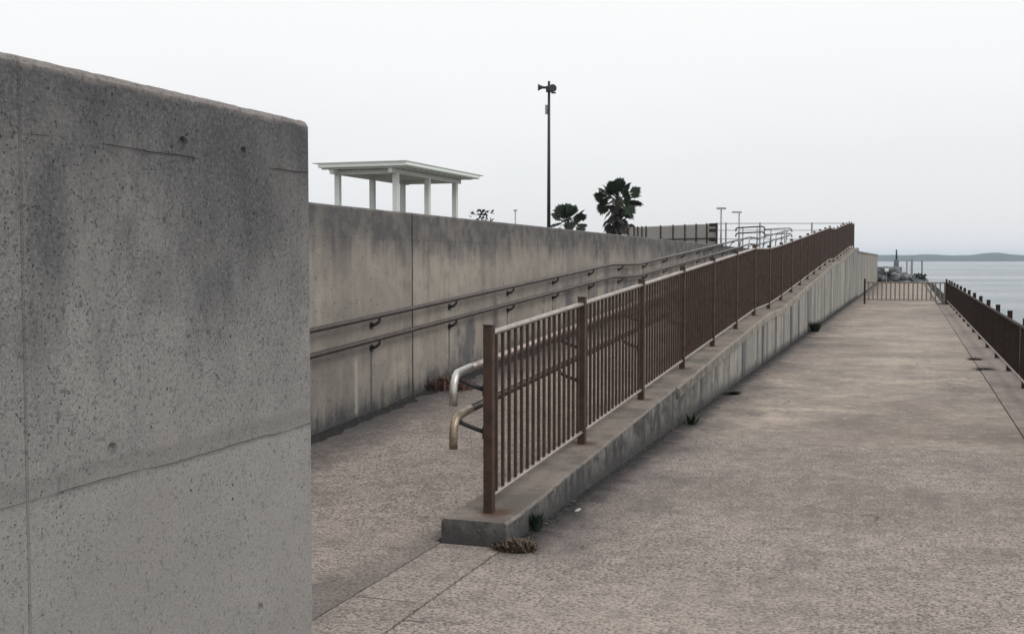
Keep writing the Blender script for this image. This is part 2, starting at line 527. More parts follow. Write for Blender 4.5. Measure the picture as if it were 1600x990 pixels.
M['sheen'] = paint_mat('bronze_rail_metal', (0.42, 0.36, 0.33), 0.38, 0.3, 0.5, metal=0.85)
M['brown'] = paint_mat('brown_railing_paint', (0.064, 0.038, 0.028), 0.5, 0.4, 0.3, rust=(0.062, 0.030, 0.020))
M['brown_d'] = paint_mat('dark_brown_fence_paint', (0.028, 0.018, 0.014), 0.65, 0.3, 0.2)
M['rail'] = paint_mat('handrail_coating', (0.045, 0.034, 0.031), 0.33, 0.3, 0.4)
M['pale_tan'] = paint_mat('faded_fence_paint', (0.21, 0.178, 0.155), 0.5, 0.3)
M['silver'] = paint_mat('worn_steel', (0.55, 0.53, 0.50), 0.35, 0.3, 0.5, metal=0.9)
M['tan'] = paint_mat('bronze_worn_coating', (0.34, 0.28, 0.20), 0.35, 0.45, 0.5, metal=0.6)
M['black'] = paint_mat('black_iron', (0.022, 0.023, 0.026), 0.5, 0.3)
M['galv'] = paint_mat('galvanised_steel', (0.34, 0.35, 0.36), 0.5, 0.25, 0.5, metal=0.5)
M['white'] = paint_mat('shelter_white_paint', (0.84, 0.86, 0.85), 0.5, 0.06)
M['mint'] = paint_mat('shelter_roof_paint', (0.83, 0.88, 0.85), 0.45, 0.06)
M['under'] = paint_mat('shelter_soffit_paint', (0.66, 0.68, 0.67), 0.6, 0.12)
M['palm'] = leaf_mat('palm_green', (0.012, 0.024, 0.013), (0.024, 0.042, 0.019))
M['palmdead'] = leaf_mat('palm_dead_fronds', (0.018, 0.016, 0.017), (0.04, 0.033, 0.03))
M['trunk'] = soil_mat('palm_trunk_bark', (0.03, 0.026, 0.024), (0.08, 0.066, 0.055))
M['dry'] = leaf_mat('dry_grass', (0.11, 0.075, 0.05), (0.20, 0.15, 0.10))
M['wrack'] = leaf_mat('dried_wrack', (0.05, 0.036, 0.03), (0.09, 0.065, 0.055))
M['dryr'] = leaf_mat('reddish_dry_grass', (0.085, 0.045, 0.035), (0.15, 0.085, 0.065))
M['dryd'] = leaf_mat('old_dry_grass', (0.06, 0.045, 0.035), (0.13, 0.095, 0.07))
M['weed'] = leaf_mat('weed_green', (0.014, 0.026, 0.015), (0.026, 0.044, 0.022))
M['moss'] = soil_mat('dark_moss_shade', (0.018, 0.020, 0.022), (0.06, 0.058, 0.057))
M['sea'] = sea_mat()
M['shore'] = soil_mat('far_wood', (0.022, 0.034, 0.028), (0.05, 0.062, 0.045))
M['block'] = wall_mat('breakwater_concrete', (0.17, 0.185, 0.20), (0.22, 0.235, 0.25), streak=0.15, pale=0.0, seed=3.0)  # blue-grey haze of the distance is put into this colour
M['panel'] = paint_mat('grey_slat_paint', (0.40, 0.385, 0.37), 0.6, 0.25)
M['stone'] = soil_mat('pale_stone', (0.45, 0.43, 0.40), (0.6, 0.58, 0.55))

# ------------------------------------------------------------------ ground, sea, plateau
def slab(name, x0, x1, y0, y1, z1, mat, z0=None, label=None):
    z0 = z1 - 0.2 if z0 is None else z0
    o = MB().box(x0, x1, y0, y1, z0, z1).build(name, mat)
    tag(o, label, None, None, 'structure')
    return o

slab('walkway', -2.098, 1.0, -8, 88, 0.0, M['walk'], label='wide speckled concrete walkway running between the ramp wall and the sea fence')
slab('quay_edge', 1.012, 1.66, -8, 43.98, 0.004, M['edge'], label='narrow concrete edge strip under the sea fence')
slab('forecourt', -4.73, -2.488, -8, 6.2, 0.0, M['rampfloor'], label='concrete floor between the near wall and the ramp')
s = MB()
s.box(-2.476, -2.11, 3.90, 4.874, -0.2, 0.002)
s.box(-2.476, -2.11, 4.886, 5.80, -0.2, 0.002)
s.box(-2.476, -2.11, 5.806, 5.968, -0.2, 0.001)
tag(s.build('gate_sill', M['strip']), 'smooth concrete sill strip set in the gap between near wall and ramp kerb', None, None, 'structure')
slab('ground', -5.2, 1.64, -8.2, 88.1, -0.03, M['base'], z0=-4.0, label='quay body under the paving')

r = MB()
r.loft(lambda y: [(-4.73, -0.02), (-4.73, rz(y)), (-2.481, rz(y)), (-2.481, -0.02)], [6.204, 8, 10, 12, 14, 16, 18.6, 20.6, 24, 28, 32, 36.2, 38.2, 42, 46, 49.2, 52.7])
tag(r.build('ramp', M['rampfloor']), 'gently sloping concrete ramp with a level landing, between wall and railing', None, None, 'structure')

p = MB()
p.box(-600, -5.06, -60, 170, -6, 1.93)
p.box(-5.058, -2.5, 52.72, 88, -0.5, 1.93)
tag(p.build('plateau', M['plateau']), 'raised park ground behind the walls', None, None, 'structure')

w = MB()
w.box(-4500, 6500, -1500, 7500, -8.0, -2.3)
tag(w.build('sea', M['sea']), 'calm pale grey sea', None, None, 'structure')

# far wooded shore: long low ridge with a lumpy crown line
sh = MB()
xs = frange(-2600, 4200, 14)
def ridge(x):
    a = 17 + 1.6 * noise.noise(V((x * 0.006, 2, 0))) + 1.0 * noise.noise(V((x * 0.02, 5, 0)))
    st = lambda t: 0.5 + 0.5 * math.tanh(t / 2)
    a += 4.0 * st((x - 168) / 5) * st((252 - x) / 8) + 3.0 * st((x - 30) / 6) * st((75 - x) / 9) + 2.0 * st((x - 196) / 4) * st((232 - x) / 4)
    return max(6, a + 1.2 * noise.noise(V((x * 0.08, 9, 0))))
rows = []
for k, (dy, f) in enumerate([(0, 0.0), (8, 0.35), (30, 0.75), (70, 1.0), (140, 0.85), (260, 0.0)]):
    row = []
    for x in xs:
        h = ridge(x) * f
        yy = 3210 + dy + 60 * noise.noise(V((x * 0.002, 0, 3))) - x * 0.0 + 6 * noise.noise(V((x * 0.05, dy, 1)))
        row.append(sh.bm.verts.new((x, yy, -2.6 + h + (1.6 * noise.noise(V((x * 0.09, dy, 4))) if 0 < f else 0))))
    rows.append(row)
for a, b in zip(rows, rows[1:]):
    for i in range(len(a) - 1):
        sh.bm.faces.new((a[i], a[i + 1], b[i + 1], b[i]))
tag(sh.build('hills', M['shore']), 'low wooded shore far across the water', None, None, 'structure')

# ------------------------------------------------------------------ walls
def chamf(x0, x1, z0, z1, c):
    return [(x0, z0), (x0, z1 - c), (x0 + c * 0.4, z1 - c * 0.35), (x0 + c, z1), (x1 - c, z1), (x1 - c * 0.4, z1 - c * 0.35), (x1, z1 - c), (x1, z0)]

def chip(amp, zlim, sc=9.0):
    def f(p):
        if p.z > zlim:
            n = noise.noise(p * sc) + 0.6 * noise.noise(p * sc * 3.1)
            k = max(0.0, noise.noise(p * 2.3 + V((7, 1, 2)))) * 1.5 + 0.5
            return p + V((-abs(n) * amp * k if p.x > -2.3 else 0, 0, -abs(n) * amp * k))
        return p
    return f

def hole_cut(o, holes, x, r=0.025, depth=0.014):
    cm = MB()
    for (y, z) in holes:
        cm.tube([(x - depth, y, z), (x + 0.05, y, z)], [r * 0.85, r * 1.2], 20)
    cut = cm.build('cutter', M['near'])
    md = o.modifiers.new('holes', 'BOOLEAN')
    md.object = cut
    md.operation = 'DIFFERENCE'
    md.solver = 'EXACT'
    dg = bpy.context.evaluated_depsgraph_get()
    me = bpy.data.meshes.new_from_object(o.evaluated_get(dg))
    o.modifiers.clear()
    o.data = me
    bpy.data.objects.remove(cut)

nw = MB()
ends = [3.805, 3.812, 3.82]
ys = frange(-6, 1.0, 0.25) + frange(1.03, 3.79, 0.025)
def nprof(y):
    return chamf(-2.48, -2.10, -0.05, 2.112, 0.028)
nw.loft(nprof, ys, chip(0.006, 2.05))
# bevelled end: last rings pull in
pr_full = nprof(0)
pr_end = chamf(-2.468, -2.112, -0.05, 2.098, 0.028)
jf = chip(0.006, 2.05)
nw.bm.faces.ensure_lookup_table()
nw2 = MB()
def nprof2(y):
    t = max(0.0, (y - 3.79) / 0.028)
    k = t * t
    return chamf(-2.48 + 0.014 * k, -2.10 - 0.014 * k, -0.05, 2.112 - 0.016 * k, 0.02)
nw.bm.free()
nw.bm = bmesh.new()
nw.loft(nprof2, ys + [3.80, 3.812, 3.82], jf)
near = nw.build('concrete_wall', M['near'])
hole_cut(near, [(2.665, 1.068), (3.020, 1.955), (3.36, 1.955), (3.43, 0.395), (1.15, 1.07), (1.15, 1.955), (1.15, 0.395)], -2.10)
tag(near, 'tall stained concrete wall filling the left foreground, pitted, with its end in view', 'wall')

bw = MB()
seg = [(-8, 0.64), (0.655, 10.655), (10.67, 20.66), (20.675, 30.66), (30.675, 40.66), (40.675, 49.4)]
bjit = chip(0.004, 2.0, 6.0)
def btop(y): return 2.085 - max(0, y - 8) * 0.0042
for a, b in seg:
    bw.loft(lambda y: chamf(-5.05, -4.73, -0.05, btop(y), 0.02), frange(a, b, 0.2), bjit)
bw.box(-5.04, -4.745, -8, 49.3, -0.04, 1.85)
tag(bw.build('concrete_wall', M['back']), 'long concrete wall behind the ramp carrying the handrails, dark along its top', 'wall')

rwall = thing('ramp_wall', 'low concrete wall under the brown railing, rising with the ramp', 'wall', (-2.28, 5.98, 0))
rw = MB()
rw.loft(lambda y: chamf(-2.48, -2.09, -0.1, kz(y), 0.014), frange(5.98, 10.93, 0.05), lambda p: chip(0.009, kz(p.y) - 0.03, 11.0)(p))
for a, b in [(10.94, 20.9), (20.912, 30.9), (30.912, 40.9), (40.912, 52.7)]:
    rw.loft(lambda y: [(-2.48, -0.1), (-2.48, kz(y) - 0.11), (-2.096, kz(y) - 0.11), (-2.096, -0.1)], [a] + [t for t in (18.6, 20.6, 36.2, 38.2, 49.2) if a < t < b] + [b])
rw.box(-2.47, -2.11, 10.9, 52.6, -0.1, 0.3)
rw.build('wall_body', M['ramp_wall'], rwall)
cp = MB()
for a, b in [(10.94, 20.9), (20.912, 30.9), (30.912, 40.9), (40.912, 52.7)]:
    st = sorted(set(frange(a, b, 0.2) + [t for t in (18.6, 20.6, 36.2, 38.2, 49.2) if a < t < b]))
    cp.loft(lambda y: chamf(-2.482, -2.074, kz(y) - 0.109, kz(y), 0.02), st, lambda p: chip(0.004, kz(p.y) - 0.03, 7.0)(p))
cp.build('coping', M['coping'], rwall)

fw = thing('concrete_wall', 'streaked sea wall continuing past the top of the ramp', 'wall', (-2.3, 52.7, 0))
m = MB()
for a, b in [(52.712, 62.5), (62.515, 72.5), (72.515, 80.5), (80.515, 87.0)]:
    m.box(-2.6, -2.11, a, b, -0.1, 1.9)
m.build('wall_body', M['far_wall'], fw)
m = MB()
for a, b in [(52.712, 62.5), (62.515, 72.5), (72.515, 87.02)]:
    m.box(-2.62, -2.085, a, b, 1.9, 1.99, 0.012)
m.box(-2.6, -2.10, 52.9, 53.6, 1.99, 2.13, 0.01)
m.build('coping', M['far_wall'], fw)

# ------------------------------------------------------------------ brown railing on the ramp wall
RX = -2.275
PY = [6.21 + 2.0 * i for i in range(24)]
rail = thing('railing', 'brown metal railing with upright bars climbing along the ramp wall', 'railing', (RX, PY[0], kz(PY[0])))
def post_mesh(x, y, z, h, w=0.056):
    b = MB()
    b.box(x - w / 2, x + w / 2, y - w / 2, y + w / 2, z - 0.05, z + h - 0.012, 0.004)
    b.box(x - w / 2 - 0.002, x + w / 2 + 0.002, y - w / 2 - 0.002, y + w / 2 + 0.002, z + h - 0.0115, z + h, 0.003)
    return b
first = post_mesh(RX, PY[0], kz(PY[0]), 1.09).build('post', M['brown'], rail)
for y in PY[1:]:
    c = first.copy(); C.objects.link(c); c.parent = rail
    c.location = (0, y - PY[0], kz(y) - kz(PY[0]))
NB = 16
bal0 = None
nbal = 0
rest = MB()
for a, b in zip(PY, PY[1:]):
    za, zb = kz(a), kz(b)
    d = 0.029
    sl = (zb - za) / (b - a)
    A = lambda h: (RX, a + d, za + d * sl + h)
    B = lambda h: (RX, b - d, zb - d * sl + h)
    MB().bar(A(1.035), B(1.035), 0.046, 0.030, 0.011).build('top_rail', M['sheen'], rail)
    MB().bar(A(0.088), B(0.088), 0.036, 0.026, 0.008).build('bottom_rail', M['sheen'], rail)
    for k in range(NB):
        y = a + (b - a) * (k + 1) / (NB + 1)
        z = za + sl * (y - a)
        if nbal < 100:
            if bal0 is None:
                bal0 = MB().bar((RX, y, z + 0.095), (RX, y, z + 1.03), 0.019, 0.019, 0.003).build('baluster', M['brown'], rail)
                by, bz = y, z
            else:
                c = bal0.copy(); C.objects.link(c); c.parent = rail
                c.location = (0, y - by, z - bz)
            nbal += 1
        else:
            rest.bar((RX, y, z + 0.095), (RX, y, z + 1.03), 0.019, 0.019)
o = rest.build('baluster_rows', M['brown'], rail)
o['kind'] = 'stuff'

# handrail pair on the ramp side of that railing
def rail_path(x, y0, y1, h, bend=None, fn=rz):
    pts = []
    brk = [t for t in (6.2, 18.6, 20.6, 36.2, 38.2, 49.2) if y0 < t < y1]
    if bend:
        z0 = fn(y0) + h
        pts += [(x, y0 - 0.175, z0 - 0.19), (x, y0 - 0.17, z0 - 0.10)]
        for t in (20, 45, 70):
            t = math.radians(t)
            pts.append((x, y0 - 0.075 - 0.09 * math.cos(t), z0 - 0.095 + 0.09 * math.sin(t)))
    else:
        pts.append((x, y0, fn(y0) + h))
    for t in brk:
        pts.append((x, t, fn(t) + h))
    pts.append((x, y1, fn(y1) + h))
    return pts

hx = -2.425
hr = thing('handrail', 'double handrail with curled pale ends on the ramp side of the brown railing', 'handrail', (hx, 6.02, 0.0))
for h, mat, nm in ((0.965, M['silver'], 'bare silver curled tube end'), (0.72, M['tan'], 'worn tan curled tube end')):
    full = rail_path(hx, 6.2, 51.6, h, True)
    q = MB(); q.tube(full[:5] + [(hx, 6.30, rz(6.30) + h)], 0.0245, 14)
    e = q.build('rail_end', mat, hr); e['label'] = nm
    q = MB(); q.tube([(hx, 6.302, rz(6.302) + h)] + [p for p in full[5:] if p[1] > 6.31], 0.0225, 12)
    q.build('rail', M['sheen'] if h > 0.9 else M['rail'], hr)
    bb = None
    for i, y in enumerate(PY[:-1]):
        z = rz(y) + h
        if bb is None:
            q = MB()
            q.tube([(hx, y - 0.10, z - 0.018), (hx + 0.005, y - 0.075, z - 0.055), (hx + 0.045, y - 0.02, z - 0.085), (RX - 0.028, y, z - 0.115)], 0.013, 8)
            q.box(RX - 0.036, RX - 0.0282, y - 0.02, y + 0.02, z - 0.15, z - 0.08, 0.002)
            bb = q.build('bracket', M['black'], hr); b0 = (y, rz(y))
        else:
            c = bb.copy(); C.objects.link(c); c.parent = hr
            c.location = (0, y - b0[0], rz(y) - b0[1])

# handrail pair on the back wall
wx = -4.652
wr = thing('handrail', 'dark double handrail bracketed to the long back wall', 'handrail', (wx, 5.0, 0.0))
for h in (0.905, 0.695):
    q = MB(); q.tube(rail_path(wx, 5.0, 49.0, h), 0.0245, 12)
    q.build('rail', M['rail'], wr)
    bb = None
    for i in range(23):
        y = 5.85 + 1.93 * i
        if rz(y) + h - 0.1 > btop(y) - 0.05:
            # above the wall: stand-off leg down on to the wall top
            q = MB(); q.tube([(wx, y, rz(y) + h - 0.018), (wx - 0.09, y, rz(y) + h - 0.07), (-4.79, y, btop(y) + 0.0 if h > 0.8 else btop(y))], 0.012, 8)
            q.build('bracket', M['black'], wr)
            continue
        z = rz(y) + h
        if bb is None:
            q = MB()
            q.tube([(wx, y + 0.03, z - 0.018), (wx - 0.004, y + 0.03, z - 0.05), (wx - 0.03, y + 0.005, z - 0.08), (-4.722, y, z - 0.09)], 0.014, 8)
            q.tube([(-4.729, y, z - 0.09), (-4.718, y, z - 0.09)], 0.032, 14)
            bb = q.build('bracket', M['black'], wr); b0 = (y, rz(y))
        else:
            c = bb.copy(); C.objects.link(c); c.parent = wr
            c.location = (0, y - b0[0], rz(y) - b0[1])

# ------------------------------------------------------------------ sea fence and end fence
SX = 1.325
SY = [20.3 + 2.36 * k for k in range(-5, 11)]
sf = thing('fence', 'low dark brown barred fence along the sea edge of the walkway', 'fence', (SX, SY[0], 0))
p0 = post_mesh(SX + 0.062, SY[0], 0.0, 0.875, 0.066).build('post', M['brown_d'], sf)
for y in SY[1:]:
    c = p0.copy(); C.objects.link(c); c.parent = sf; c.location = (0, y - SY[0], 0)
rest = MB(); b0 = None; nb = 0
for a, b in zip(SY, SY[1:]):
    MB().bar((SX, a + .002, 0.785), (SX, b - .002, 0.785), 0.044, 0.03, 0.008).build('top_rail', M['brown_d'], sf)
    MB().bar((SX, a + .002, 0.155), (SX, b - .002, 0.155), 0.040, 0.03, 0.006).build('bottom_rail', M['sheen'], sf)
    for k in range(19):
        y = a + (b - a) * (k + 1) / 20
        if y > 14.4 and nb < 100:
            if b0 is None:
                b0 = MB().bar((SX, y, 0.16), (SX, y, 0.78), 0.018, 0.018, 0.003).build('baluster', M['brown_d'], sf); by = y
            else:
                c = b0.copy(); C.objects.link(c); c.parent = sf; c.location = (0, y - by, 0)
            nb += 1
        else:
            rest.bar((SX, y, 0.16), (SX, y, 0.78), 0.018, 0.018)
o = rest.build('baluster_rows', M['brown_d'], sf); o['kind'] = 'stuff'

EY = SY[-1]
ef = thing('fence', 'low brown barred fence closing the far end of the walkway', 'fence', (-1.5, EY, 0))
e0 = post_mesh(-1.5, EY, 0.0, 0.92, 0.06).build('post', M['brown_d'], ef)
c = e0.copy(); C.objects.link(c); c.parent = ef; c.location = (1.41, 0, 0)
c.location = (2.79, 0, 0)
MB().bar((-1.47, EY, 0.785), (1.26, EY, 0.785), 0.044, 0.05, 0.012).build('top_rail', M['pale_tan'], ef)
MB().bar((-1.47, EY, 0.155), (1.26, EY, 0.155), 0.040, 0.03, 0.006).build('bottom_rail', M['pale_tan'], ef)
b0 = None
for k in range(18):
    x = -1.36 + k * 0.1525
    if b0 is None:
        b0 = MB().bar((x, EY, 0.16), (x, EY, 0.77), 0.05, 0.022).build('baluster', M['pale_tan'], ef); bx = x
    else:
        c = b0.copy(); C.objects.link(c); c.parent = ef; c.location = (x - bx, 0, 0)

# ------------------------------------------------------------------ plateau: barriers
# steel tube barrier across the top landing
tb = thing('barrier', 'thin grey steel tube barrier across the top of the ramp', 'barrier', (-8.3, 52.3, 1.95))
P0, P1 = V((-8.3, 52.9, 0)), V((-2.75, 54.6, 0))
L = lambda t, z: (P0.x + (P1.x - P0.x) * t, P0.y + (P1.y - P0.y) * t, z)
MB().tube([L(0, 3.26), L(1, 3.26)], 0.018, 8).build('top_rail', M['galv'], tb)
MB().tube([L(0, 2.95), L(1, 2.95)], 0.015, 8).build('mid_rail', M['galv'], tb)
MB().tube([L(0, 2.55), L(1, 2.55)], 0.015, 8).build('low_rail', M['galv'], tb)
for t in (0.07, 0.335, 0.74, 0.98):
    MB().bar(L(t, 1.92), L(t, 3.30), 0.07, 0.07).build('post', M['galv'], tb)

# slatted grey fence with dark posts on the plateau
sl = thing('fence', 'grey slatted fence with dark posts standing beyond the long wall', 'fence', (-7.9, 50.4, 1.93))
Q0, Q1 = V((-7.9, 50.6, 0)), V((-13.0, 55.3, 0))
K = lambda t, z, off=0.0: (Q0.x + (Q1.x - Q0.x) * t + off * 0.68, Q0.y + (Q1.y - Q0.y) * t + off * 0.73, z)
q = MB()
for i in range(84):
    t = (i + 0.5) / 84
    q.bar(K(t, 2.02), K(t, 3.13), 0.062, 0.03)
q.build('slat_panel', M['panel'], sl)
MB().bar(K(0, 3.16), K(1, 3.16), 0.06, 0.05).build('top_rail', M['panel'], sl)
MB().bar(K(0, 2.55, -0.04), K(1, 2.55, -0.04), 0.04, 0.06).build('mid_rail', M['black'], sl)
for t in (0.0, 0.10, 0.21, 0.33, 0.46, 0.60, 0.77, 0.82, 0.87, 0.915, 0.985):
    MB().bar(K(t, 1.9, -0.07), K(t, 3.22, -0.07), 0.055, 0.05).build('post', M['brown'], sl)
for z in (2.1, 2.5, 2.9, 3.14):
    MB().box(-8.24, -7.90, 50.32, 50.40, z - 0.09, z + 0.05, 0.01).build('end_board', M['brown_d'], sl)

# short double handrails at the head of the ramp
for i, (x0, y0, lab) in enumerate(((-6.55, 46.5, 'short pale double handrail at the ramp head, left of its twin'), (-5.75, 49.2, 'short pale double handrail at the ramp head, right of its twin'))):
    h2 = thing('handrail', lab, 'handrail', (x0, y0, 1.93), 0, 'short handrails at the ramp head')
    for z in (2.88, 2.66):
        MB().tube([(x0, y0, z - 0.14), (x0 + 0.02, y0, z - 0.03), (x0 + 0.08, y0, z), (x0 + 1.02, y0 + 0.25, z + 0.05), (x0 + 1.10, y0 + 0.25, z), (x0 + 1.12, y0 + 0.25, z - 0.12)], 0.03, 8).build('rail', M['rail'] if i == 0 else M['galv'], h2)
    for t in (0.25, 0.75):
        MB().tube([(x0 + 1.1 * t, y0 + 0.25 * t, 1.9), (x0 + 1.1 * t, y0 + 0.25 * t, 2.86)], 0.025, 8).build('post', M['galv'], h2)

# ------------------------------------------------------------------ shelter
sx0, sx1 = -20.28, -17.90
sys_ = (38.9, 41.85, 44.75)
pv = thing('shelter', 'white open shelter with a flat pale green roof on six columns', 'shelter', (-19.1, 41.9, 1.93))
cw = 0.1
c0 = MB().box(sx0 - cw, sx0 + cw, sys_[0] - cw, sys_[0] + cw, 1.9, 4.78, 0.01).build('column', M['under'], pv)
for x in (sx0, sx1):
    for y in sys_:
        if (x, y) != (sx0, sys_[0]):
            c = c0.copy(); C.objects.link(c); c.parent = pv; c.location = (x - sx0, y - sys_[0], 0)
for x in (sx0, sx1):
    MB().box(x - 0.08, x + 0.08, sys_[0] - 0.5, sys_[2] + 0.5, 4.782, 4.94).build('beam', M['under'], pv)
for y in sys_:
    MB().box(sx0 + 0.082, sx1 - 0.082, y - 0.07, y + 0.07, 4.78, 4.92).build('beam', M['under'], pv)
q = MB()
for k in range(13):
    y = sys_[0] - 0.45 + k * 0.56
    q.box(sx0 - 0.42, sx1 + 0.6, y - 0.04, y + 0.04, 4.945, 5.0)
q.build('rafters', M['under'], pv)
q = MB()
q.box(sx0 - 0.46, sx1 + 0.70, sys_[0] - 0.7, sys_[2] + 1.0, 5.002, 5.16, 0.012)
q.build('fascia', M['white'], pv)
q = MB()
q.box(sx0 - 0.66, sx1 + 0.78, sys_[0] - 0.78, sys_[2] + 1.4, 5.155, 5.195, 0.008)
q.box(sx1 + 0.701, sx1 + 0.74, sys_[0] - 0.72, sys_[2] + 1.02, 5.03, 5.153, 0.004)
q.build('roof', M['mint'], pv)

# ------------------------------------------------------------------ loudspeaker pole
TH = math.radians(18.98)
lp = thing('speaker_pole', 'tall thin black pole topped by a horn loudspeaker', 'pole', (-14.85, 48.1, 1.93), TH)
R2 = Matrix.Rotation(TH, 4, 'Z')
def lq(x, y, z):
    return tuple(V((-14.85, 48.1, 0)) + (R2 @ V((x, y, z))))
MB().tube([lq(0, 0, 1.9), lq(0, 0, 5.5), lq(0, 0, 9.32)], [0.085, 0.072, 0.055], 12).build('pole', M['black'], lp)
MB().tube([lq(-0.10, -0.02, 9.04), lq(-0.28, -0.03, 9.05), lq(-0.38, -0.04, 9.05), lq(-0.47, -0.05, 9.05)], [0.05, 0.06, 0.10, 0.155], 16).build('horn', M['black'], lp)
MB().tube([lq(0.05, 0.0, 8.98), lq(0.12, -0.14, 8.98), lq(0.16, -0.30, 8.98)], [0.06, 0.11, 0.17], 16).build('horn', M['black'], lp)
MB().bar(lq(-0.13, 0, 8.98), lq(0.17, 0, 8.98), 0.18, 0.26, 0.02).build('driver_box', M['black'], lp)
MB().bar(lq(0.1, 0, 8.82), lq(0.30, 0, 8.82), 0.05, 0.06).build('arm', M['black'], lp)
MB().box(*[v for p in zip(lq(-0.17, -0.05, 0), lq(-0.06, 0.03, 0)) for v in sorted(p)][:4], 7.9, 8.3).build('junction_box', M['galv'], lp)

# ------------------------------------------------------------------ street lamps far off
def lamp(x, y, top, lab, arm):
    t = thing('street_lamp', lab, 'street lamp', (x, y, 1.93), TH, 'street lamps beyond the park')
    rr = Matrix.Rotation(TH, 3, 'Z')
    a = rr @ V((1, 0, 0))
    MB().tube([(x, y, 1.9), (x, y, top - 0.1)], [0.09, 0.06], 8).build('pole', M['galv'], t)
    MB().bar(V((x, y, top)) - a * arm[0], V((x, y, top)) + a * arm[1], 0.28, 0.14, 0.03).build('lamp_head', M['galv'], t)
lamp(-13.91, 90.7, 5.62, 'taller grey street lamp beyond the slatted fence', (0.35, 0.35))
lamp(-14.68, 106.4, 5.95, 'grey street lamp with a one-sided head, right of the taller lamp', (0.65, 0.2))
lamp(-38.84, 114.0, 6.75, 'tiny grey street lamp left of the black speaker pole', (0.2, 0.2))

# ------------------------------------------------------------------ palms
def fan(q, base, tip, size, rnd, droop=0.14):
    base, tip = V(base), V(tip)
    d = (tip - base).normalized()
    mid = (base + tip) / 2 + V((0, 0, 0.08))
    q.tube([base, mid, tip], [0.022, 0.016, 0.012], 5, False)
    side = d.cross(V((0, 0, 1)))
    if side.length < 0.05: side = V((1, 0, 0))
    side.normalize()
    nrm = side.cross(d).normalized()
    tw = rnd.uniform(-1.5, 1.5)
    side, nrm = side * math.cos(tw) + nrm * math.sin(tw), nrm * math.cos(tw) - side * math.sin(tw)
    n = 23
    for k in range(n):
        a = (k / (n - 1) - 0.5) * math.radians(325)
        dv = d * math.cos(a) + side * math.sin(a)
        ln = size * (0.86 + 0.14 * math.cos(a)) * rnd.uniform(0.85, 1.1)
        w = side * math.cos(a) - d * math.sin(a)
        fold = nrm * (0.05 * (-1) ** k * size)
        p1 = tip + dv * ln * 0.55
        p2 = tip + dv * ln + V((0, 0, -droop * ln * rnd.uniform(0.3, 1.0)))
        hw = ln * 0.17
        q.tri(tip, p1 - w * hw + fold, p1 + w * hw - fold)
        q.tri(p1 - w * hw + fold, p2, p1 + w * hw - fold)

def palm(x, y, z0, zc, lab, n, R, size, skirt, seed, dirs=None):
    rnd = random.Random(seed)
    t = thing('palm_tree', lab, 'palm tree', (x, y, z0), 0, 'fan palms on the park')
    q = MB()
    hs = frange(z0 - 0.05, zc, 0.12)
    q.tube([(x + 0.03 * math.sin(h * 3), y, h) for h in hs], [0.21 + 0.035 * math.sin(i * 2.4) + (0.05 if h < z0 + 0.2 else 0) for i, h in enumerate(hs)], 12)
    for i in range(60):
        h = rnd.uniform(z0 + 0.3, zc); a = rnd.uniform(0, 6.28)
        b = V((x + 0.2 * math.cos(a), y + 0.2 * math.sin(a), h))
        q.tube([b, b + V((0.14 * math.cos(a), 0.14 * math.sin(a), 0.16))], [0.035, 0.02], 4)
    q.build('trunk', M['trunk'], t)
    q = MB()
    for i in range(n):
        a = i * 2.39996 + rnd.uniform(-0.25, 0.25)
        f = (i + 0.5) / n
        el = math.radians(86 - 112 * f + rnd.uniform(-8, 8))
        ln = R * rnd.uniform(0.8, 1.1) * (0.85 + 0.15 * math.cos(el))
        tip = (x + ln * math.cos(el) * math.cos(a), y + ln * math.cos(el) * math.sin(a), zc + ln * math.sin(el) - 0.12 * ln * f)
        fan(q, (x, y, zc), tip, size * rnd.uniform(0.85, 1.1), rnd)
    q.build('crown', M['palm'], t)
    if skirt:
        q = MB()
        for i in range(26):
            a = i * 2.39996; h = zc - 0.15 - 1.5 * (i / 26)
            ln = rnd.uniform(0.35, 0.6) * (1.0 if i % 3 else 1.3)
            tip = (x + ln * math.cos(a), y + ln * math.sin(a), h - rnd.uniform(0.15, 0.5))
            fan(q, (x + 0.15 * math.cos(a), y + 0.15 * math.sin(a), h), tip, size * 0.72, rnd, 0.6)
        q.build('dead_fronds', M['palmdead'], t)

palm(-15.35, 62.7, 1.93, 4.95, 'taller dark fan palm with a shaggy trunk beyond the long wall', 27, 0.98, 0.52, True, 3)
palm(-21.0, 72.3, 1.93, 4.05, 'low dark fan palm beside the foot of the black speaker pole', 22, 0.95, 0.54, False, 12)

# small bush by the shelter
def bush(x, y, z0, r, h, lab, name='bush', mat=None, n=160, cat='bush', seed=1):
    rnd = random.Random(seed)
    t = thing(name, lab, cat, (x, y, z0))
    q = MB(); q.tube([(x, y, z0 - 0.03), (x, y, z0 + h * 0.6)], [0.03, 0.012], 6); q.build('stem', M['trunk'], t)
    q = MB()
    for i in range(n):
        a = rnd.uniform(0, 6.28); rr = r * math.sqrt(rnd.random()); zz = z0 + h * (0.35 + 0.65 * rnd.random())
        p = V((x + rr * math.cos(a), y + rr * math.sin(a), zz)); s_ = r * rnd.uniform(0.12, 0.26)
        u = V((rnd.uniform(-1, 1), rnd.uniform(-1, 1), rnd.uniform(-1, 1))).normalized(); w = u.cross(V((0.3, 0.5, 0.8))).normalized()
        q.tri(p - u * s_, p + w * s_ * 0.5, p + u * s_, p - w * s_ * 0.5)
    q.build('foliage', mat or M['palm'], t)
bush(-19.25, 51.5, 1.93, 0.55, 2.05, 'small leafy bush showing over the wall right of the shelter', seed=4)

